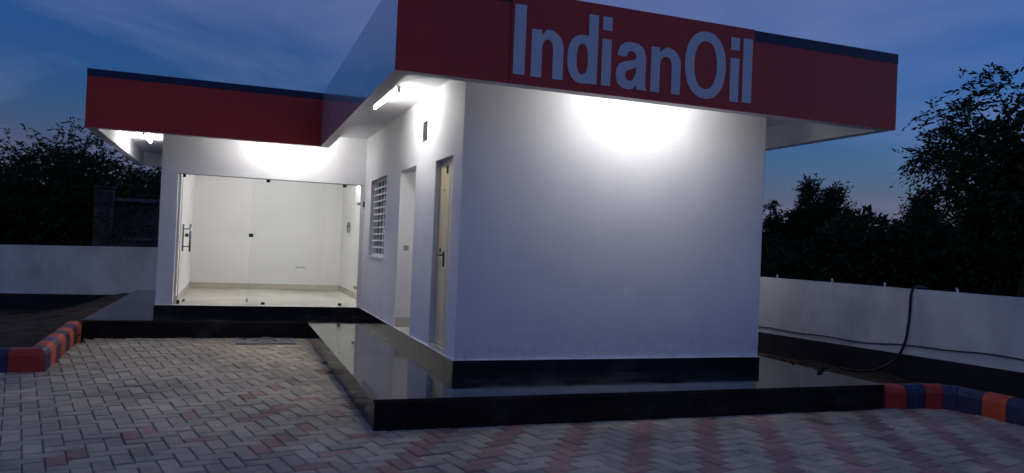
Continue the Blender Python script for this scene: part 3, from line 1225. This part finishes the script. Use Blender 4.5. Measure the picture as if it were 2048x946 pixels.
def kerb(label, path, first, colours, h=0.25, w=0.2, left_side=True):
    """blocks along a polyline that is the road-side face; the body lies to the left of the walking direction"""
    root = thing('painted_kerb', label, 'kerb', loc=(path[0][0], path[0][1], 0))
    org = Vector((path[0][0], path[0][1], 0))
    P = [Vector((*p[:2], 0)) for p in path]
    prof = [(0, -.05), (0, h - .075), (.018, h - .03), (.05, h - .004), (.08, h), (w - .05, h), (w - .015, h - .02),
            (w, h - .06), (w, -.05)]

    def nrm(i):
        ns = []
        for a, b in ((i - 1, i), (i, i + 1)):
            if a >= 0 and b < len(P):
                d = (P[b] - P[a]).normalized()
                ns.append(Vector((-d.y, d.x, 0)))
        if len(ns) == 2:
            m = (ns[0] + ns[1]).normalized()
            return m / max(.5, m.dot(ns[0]))
        return ns[0]

    for i in range(len(P) - 1):
        bm = bmesh.new()
        rings = []
        d = (P[i + 1] - P[i]).normalized()
        for q, n, s in ((P[i], nrm(i), .003), (P[i + 1], nrm(i + 1), -.003)):
            jz = rnd.uniform(-.006, .006)
            rings.append([bm.verts.new(q + d * s + n * u + Vector((0, 0, z + (jz if z > 0 else 0))) - org) for u, z in prof])
        m = len(prof)
        for k in range(m):
            bm.faces.new((rings[0][k], rings[0][(k + 1) % m], rings[1][(k + 1) % m], rings[1][k]))
        bm.faces.new(rings[0][::-1])
        bm.faces.new(rings[1])
        bmesh.ops.recalc_face_normals(bm, faces=bm.faces)
        finish('kerb_block', bm, colours[i], root)
    return root


# left: along the paving from the apron corner to the near corner, then away to the left
pth = [(-4.155 + .135 * k / 8, 5.05 - 2.9 * k / 8) for k in range(9)]
pth = [(p[0], p[1]) for p in pth]
cl = ['kerb_orange' if k % 2 == 0 else 'kerb_blue' for k in range(8)]
for k in range(1, 15):
    pth.append((-4.02 - .36 * k, 2.15 + .012 * k))
    cl.append('kerb_red' if k % 2 == 1 else 'kerb_blue')
# body must lie away from the paving: walking towards the camera (-y) the body is to the right, so reverse
kerb('orange and dark blue striped kerb round the soil bed, ending at the granite apron', pth[::-1], 0, cl[::-1])
pth = [(4.525, -1.115), (4.80, -1.14), (5.05, -1.165), (5.25, -1.21), (5.335, -1.30), (5.335, -1.60), (5.345, -1.86),
       (5.36, -2.2)]
cl = ['kerb_red', 'kerb_blue', 'kerb_red', 'kerb_blue', 'kerb_blue', 'kerb_orange', 'kerb_blue']
for k in range(1, 16):
    pth.append((5.36 + .012 * k, -2.2 - .36 * k))
    cl.append('kerb_orange' if k % 2 == 1 else 'kerb_blue')
kerb('red and dark blue striped kerb turning from the apron corner past the hose', pth, 0, cl)

# ------------------------------------------------------------------ drain cover by the apron
mh = thing('drain_cover', 'small concrete drain cover with a bent handle, set in the paving at the apron step', 'drain cover',
           loc=(-1.62, 4.60, 0))
fr = bmesh.new()
for d in ((-.42, .42, -.30, -.25), (-.42, .42, .25, .30), (-.42, -.37, -.25, .25), (.37, .42, -.25, .25)):
    box(fr, *d, -.03, .022)
finish('frame', fr, 'concrete', mh)
boxpart('lid', 'concrete', mh, -.362, .362, -.242, .242, -.03, .012)
tubepart('handle', 'concrete', mh, smooth_path([(-.16, 0, .005), (-.1, 0, .05), (.0, 0, .065), (.1, 0, .05), (.16, 0, .005)], 5),
         .014, 6)
tubepart('bolt', 'dark_metal', mh, [(-.30, .15, .0), (-.30, .15, .03)], .02, 8)

# ------------------------------------------------------------------ trees


def branchy(bm, p, d, length, rad, depth, tips, r, spread=.7, up_pull=.12):
    n = 4
    pts, rads = [p], [rad]
    for k in range(n):
        d = (d + Vector((r.gauss(0, .16), r.gauss(0, .16), r.gauss(0, .10) + up_pull * .5))).normalized()
        p = p + d * (length / n)
        pts.append(p)
        rads.append(rad * (1 - .38 * (k + 1) / n))
        if depth <= 1 and k >= 1:
            tips.append((p, d))
    tube(bm, pts, rads, 6 if depth > 1 else 4, cap=False)
    if depth == 0:
        tips.append((p, d))
        return
    for k in range(r.choice((2, 3, 3))):
        ax = Vector((r.gauss(0, 1), r.gauss(0, 1), r.gauss(0, .6))).normalized()
        nd = (d + ax * spread).normalized()
        q = pts[r.choice((2, 3, 4, 4))]
        branchy(bm, q, nd, length * r.uniform(.6, .82), rads[-1] * .8, depth - 1, tips, r, spread, up_pull)


def leaf(bm, c, d, L, Wd, r):
    s = d.cross(Vector((r.gauss(0, 1), r.gauss(0, 1), r.gauss(0, 1)))).normalized()
    a, b = c + d * L * .45 + s * Wd * .5, c + d * L * .45 - s * Wd * .5
    vs = [bm.verts.new(q) for q in (c, a, c + d * L, b)]
    bm.faces.new(vs)


def tree(label, base, height, trunk_r, seed, sprays=6, leaf_len=.13, spray_len=.5, depth=3, spread=.8, droop=.5,
         mat='leaf', name='tree', group=None, first=None, lean=(0, 0), fill=0, fill_r=None, leaves_per=9, radius=None):
    r = random.Random(seed)
    t = thing(name, label, 'tree', group, loc=base)
    bm = bmesh.new()
    tips = []
    d0 = Vector((lean[0], lean[1], 1)).normalized()
    h1 = height * .30
    pts = [Vector((0, 0, -.3)), Vector((0, 0, 0)) + d0 * h1 * .5 + Vector((r.gauss(0, .05), r.gauss(0, .05), 0)), d0 * h1]
    tube(bm, pts, [trunk_r * 1.25, trunk_r, trunk_r * .85], 8, cap=False)
    nl = 5
    for k in range(nl):
        a = 2 * math.pi * (k + r.uniform(-.3, .3)) / nl
        d = Vector((math.cos(a) * spread, math.sin(a) * spread, r.uniform(.55, 1.1))).normalized()
        branchy(bm, d0 * h1 * r.uniform(.75, 1.0), d, height * r.uniform(.26, .36), trunk_r * .55, depth, tips, r)
    branchy(bm, d0 * h1, Vector((0, 0, 1)), height * .34, trunk_r * .6, depth, tips, r)
    top = max(p.z for p, d in tips)
    k_ = (height - spray_len * .25) / top
    rr = sorted(math.hypot(p.x, p.y) for p, d in tips)
    kx = (radius - spray_len * .3) / rr[int(len(rr) * .93)] if radius else 1
    for v in bm.verts:
        v.co.z *= k_
        if v.co.z > .3:
            v.co.x *= kx
            v.co.y *= kx
    tips = [(Vector((p.x * kx, p.y * kx, p.z * k_)), d) for p, d in tips]
    finish('trunk', bm, 'bark', t)
    lb = bmesh.new()
    zmax = height
    for (p, d) in tips:
        if p.z > zmax:
            continue
        for _ in range(sprays):
            sd = (d + Vector((r.gauss(0, .8), r.gauss(0, .8), r.gauss(0, .5)))).normalized()
            q = p + Vector((r.gauss(0, .12), r.gauss(0, .12), r.gauss(0, .10)))
            for k in range(leaves_per):
                f = k / (leaves_per - 1)
                c = q + sd * spray_len * f + Vector((0, 0, -droop * spray_len * f * f))
                ld = (sd * .6 + Vector((r.gauss(0, .55), r.gauss(0, .55), r.gauss(0, .4) - droop * .4))).normalized()
                leaf(lb, c, ld, leaf_len * r.uniform(.7, 1.25), leaf_len * r.uniform(.28, .45), r)
    for _ in range(fill):           # inner mass of the crown / undergrowth round the foot
        a, u = r.uniform(0, 2 * math.pi), r.random() ** .5
        c = Vector((math.cos(a) * u * fill_r[0], math.sin(a) * u * fill_r[0], r.uniform(fill_r[1], fill_r[2])))
        ld = Vector((r.gauss(0, 1), r.gauss(0, 1), r.gauss(0, .8))).normalized()
        leaf(lb, c, ld, leaf_len * r.uniform(1.0, 1.9), leaf_len * r.uniform(.5, .9), r)
    finish('crown', lb, mat, t)
    return t


def clump_tree(label, base, trunk_r, seed, centre_z, rx, rz, n, sprays, leaf_len, spray_len, droop, mat='leaf',
               fill=0):
    """crown of separate leaf clumps, each on its own limb, in an uneven ellipsoid"""
    r = random.Random(seed)
    t = thing('tree', label, 'tree', None, loc=base)
    bm = bmesh.new()
    lb = bmesh.new()
    h1 = centre_z - rz * .55
    tr = [Vector((0, 0, -.3)), Vector((r.gauss(0, .06), r.gauss(0, .06), h1 * .5)), Vector((r.gauss(0, .1), r.gauss(0, .1), h1)),
          Vector((r.gauss(0, .15), r.gauss(0, .15), centre_z)), Vector((r.gauss(0, .2), r.gauss(0, .2), centre_z + rz * .55))]
    tube(bm, tr, [trunk_r * 1.3, trunk_r, trunk_r * .85, trunk_r * .5, trunk_r * .2], 8, cap=False)
    for k in range(n):
        while True:
            v = Vector((r.gauss(0, 1), r.gauss(0, 1), r.gauss(0, 1))).normalized()
            if v.z > -.75:
                break
        u = r.uniform(.45, 1.0) ** .6 * (1 + .16 * mnoise.noise(v * 1.7 + Vector((seed, 0, 0))))
        c = Vector((v.x * rx * u, v.y * rx * u, centre_z + v.z * rz * u))
        s0 = tr[2].lerp(tr[3], min(1, max(0, r.random() * (.6 + v.z))))
        mid = s0.lerp(c, .5) + Vector((r.gauss(0, .1), r.gauss(0, .1), .18))
        tube(bm, smooth_path([s0, mid, c], 3), [trunk_r * (.22 - .03 * i) for i in range(7)], 5, cap=False)
        cs = r.uniform(.2, .36) * rx / 2.0
        for _ in range(int(sprays * r.uniform(.6, 1.3))):
            sd = (v * .7 + Vector((r.gauss(0, .7), r.gauss(0, .7), r.gauss(0, .55)))).normalized()
            q = c + Vector((r.gauss(0, cs), r.gauss(0, cs), r.gauss(0, cs * .6)))
            for j in range(9):
                f = j / 8
                p = q + sd * spray_len * f + Vector((0, 0, -droop * spray_len * f * f))
                side = 1 if j % 2 else -1
                ld = (sd * .75 + sd.cross(Vector((0, 0, 1))) * side * .8 +
                      Vector((r.gauss(0, .25), r.gauss(0, .25), r.gauss(0, .25) - droop * .7))).normalized()
                leaf(lb, p, ld, leaf_len * r.uniform(.75, 1.25), leaf_len * r.uniform(.26, .4), r)
    for _ in range(fill):
        v = Vector((r.gauss(0, 1), r.gauss(0, 1), r.gauss(0, 1))).normalized() * r.random() ** .4 * .8
        p = Vector((v.x * rx, v.y * rx, centre_z + v.z * rz))
        leaf(lb, p, Vector((r.gauss(0, 1), r.gauss(0, 1), r.gauss(0, .8))).normalized(), leaf_len * r.uniform(1, 1.7),
             leaf_len * r.uniform(.5, .8), r)
    finish('trunk', bm, 'bark', t)
    finish('crown', lb, mat, t)
    return t


def at(px, py, dist):
    v = fw * FPX + rt2 * (px - 1024) - up2 * (py - 473)
    v = v / math.hypot(v.x, v.y)
    return CAM + v * dist


TREES = True
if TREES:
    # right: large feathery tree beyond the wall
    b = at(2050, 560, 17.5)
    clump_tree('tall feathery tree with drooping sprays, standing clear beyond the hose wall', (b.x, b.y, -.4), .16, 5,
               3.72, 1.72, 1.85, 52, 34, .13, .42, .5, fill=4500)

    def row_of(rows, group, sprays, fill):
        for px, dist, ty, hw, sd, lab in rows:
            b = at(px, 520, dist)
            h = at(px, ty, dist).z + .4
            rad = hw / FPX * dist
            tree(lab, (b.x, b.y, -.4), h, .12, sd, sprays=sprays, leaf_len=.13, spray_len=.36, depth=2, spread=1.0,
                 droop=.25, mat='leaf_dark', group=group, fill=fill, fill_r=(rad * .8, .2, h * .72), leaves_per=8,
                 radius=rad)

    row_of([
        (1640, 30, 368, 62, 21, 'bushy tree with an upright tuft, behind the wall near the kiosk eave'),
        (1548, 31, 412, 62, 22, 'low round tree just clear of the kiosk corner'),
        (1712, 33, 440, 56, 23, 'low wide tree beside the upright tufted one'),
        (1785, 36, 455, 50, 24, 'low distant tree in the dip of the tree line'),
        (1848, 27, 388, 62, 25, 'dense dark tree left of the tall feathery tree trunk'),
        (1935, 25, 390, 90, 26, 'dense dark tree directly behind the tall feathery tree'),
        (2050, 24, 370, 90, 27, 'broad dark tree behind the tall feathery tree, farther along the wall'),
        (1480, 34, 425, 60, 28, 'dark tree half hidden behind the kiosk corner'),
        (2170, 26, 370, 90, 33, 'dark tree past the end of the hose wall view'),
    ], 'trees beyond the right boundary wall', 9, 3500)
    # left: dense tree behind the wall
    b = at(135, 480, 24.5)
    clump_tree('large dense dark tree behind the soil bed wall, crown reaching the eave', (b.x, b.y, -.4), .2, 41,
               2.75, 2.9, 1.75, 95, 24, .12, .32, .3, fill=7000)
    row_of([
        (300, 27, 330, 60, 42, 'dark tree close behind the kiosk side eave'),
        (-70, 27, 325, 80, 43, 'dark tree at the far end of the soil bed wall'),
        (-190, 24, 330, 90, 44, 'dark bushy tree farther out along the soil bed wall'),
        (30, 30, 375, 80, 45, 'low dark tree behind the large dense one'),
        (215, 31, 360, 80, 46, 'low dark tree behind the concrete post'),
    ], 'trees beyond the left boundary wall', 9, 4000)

    # scrub along the outside of both walls, one dark mass
    def scrub(label, a, b, n, width, h, seed):
        r = random.Random(seed)
        bm = bmesh.new()
        a, b = Vector(a), Vector(b)
        d = b - a
        s = Vector((-d.y, d.x, 0)).normalized()
        for _ in range(n):
            f = r.random()
            q = a + d * f + s * r.uniform(0, width)
            top = h * (.65 + .5 * mnoise.noise(Vector((q.x * .35, q.y * .35, seed))) + .15)
            c = Vector((q.x, q.y, -.4 + top * r.random() ** .8))
            ld = Vector((r.gauss(0, .8), r.gauss(0, .8), r.gauss(.3, .6))).normalized()
            leaf(bm, c, ld, r.uniform(.18, .4), r.uniform(.08, .16), r)
        o = finish('scrub', bm, 'leaf_dark')
        o['kind'] = 'stuff'
        o['label'] = label
        return o

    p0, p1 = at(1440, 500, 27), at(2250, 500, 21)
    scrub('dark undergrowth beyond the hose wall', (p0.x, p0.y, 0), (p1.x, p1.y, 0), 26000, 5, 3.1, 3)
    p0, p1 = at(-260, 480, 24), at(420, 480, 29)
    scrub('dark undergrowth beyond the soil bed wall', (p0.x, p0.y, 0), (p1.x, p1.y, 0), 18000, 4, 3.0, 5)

# dim concrete post and hut seen past the left tree
b0, b1 = at(192, 400, 22.2), at(226, 400, 22.2)
pt = thing('concrete_post', 'dim grey concrete post standing beyond the soil bed wall by the kiosk', 'post',
           loc=((b0.x + b1.x) / 2, (b0.y + b1.y) / 2, -.4))
boxpart('shaft', 'deep_grey_concrete', pt, -.21, .21, -.2, .2, 0, 3.05, bevel=.02)
boxpart('cap', 'deep_grey_concrete', pt, -.24, .24, -.23, .23, 3.06, 3.12, bevel=.01)

b0, b1 = at(226, 400, 23.0), at(345, 400, 23.0)
d_ = Vector((b1.x - b0.x, b1.y - b0.y, 0))
ht = thing('outbuilding', 'dim dark outbuilding wall beyond the soil bed wall, between the post and the kiosk', 'building',
           loc=(b0.x, b0.y, -.4))
ht.rotation_euler = (0, 0, math.atan2(d_.y, d_.x))
ln = d_.length
hh = at(280, 398, 23.0).z + .4
boxpart('wall', 'deep_grey_concrete', ht, 0, ln, 0, 1.8, 0, hh - .1)
boxpart('roof', 'dark_concrete', ht, -.12, ln + .12, -.12, 1.92, hh - .098, hh)
boxpart('ledge', 'dark_concrete', ht, -.001, ln, -.06, -.001, 1.75, 1.83)
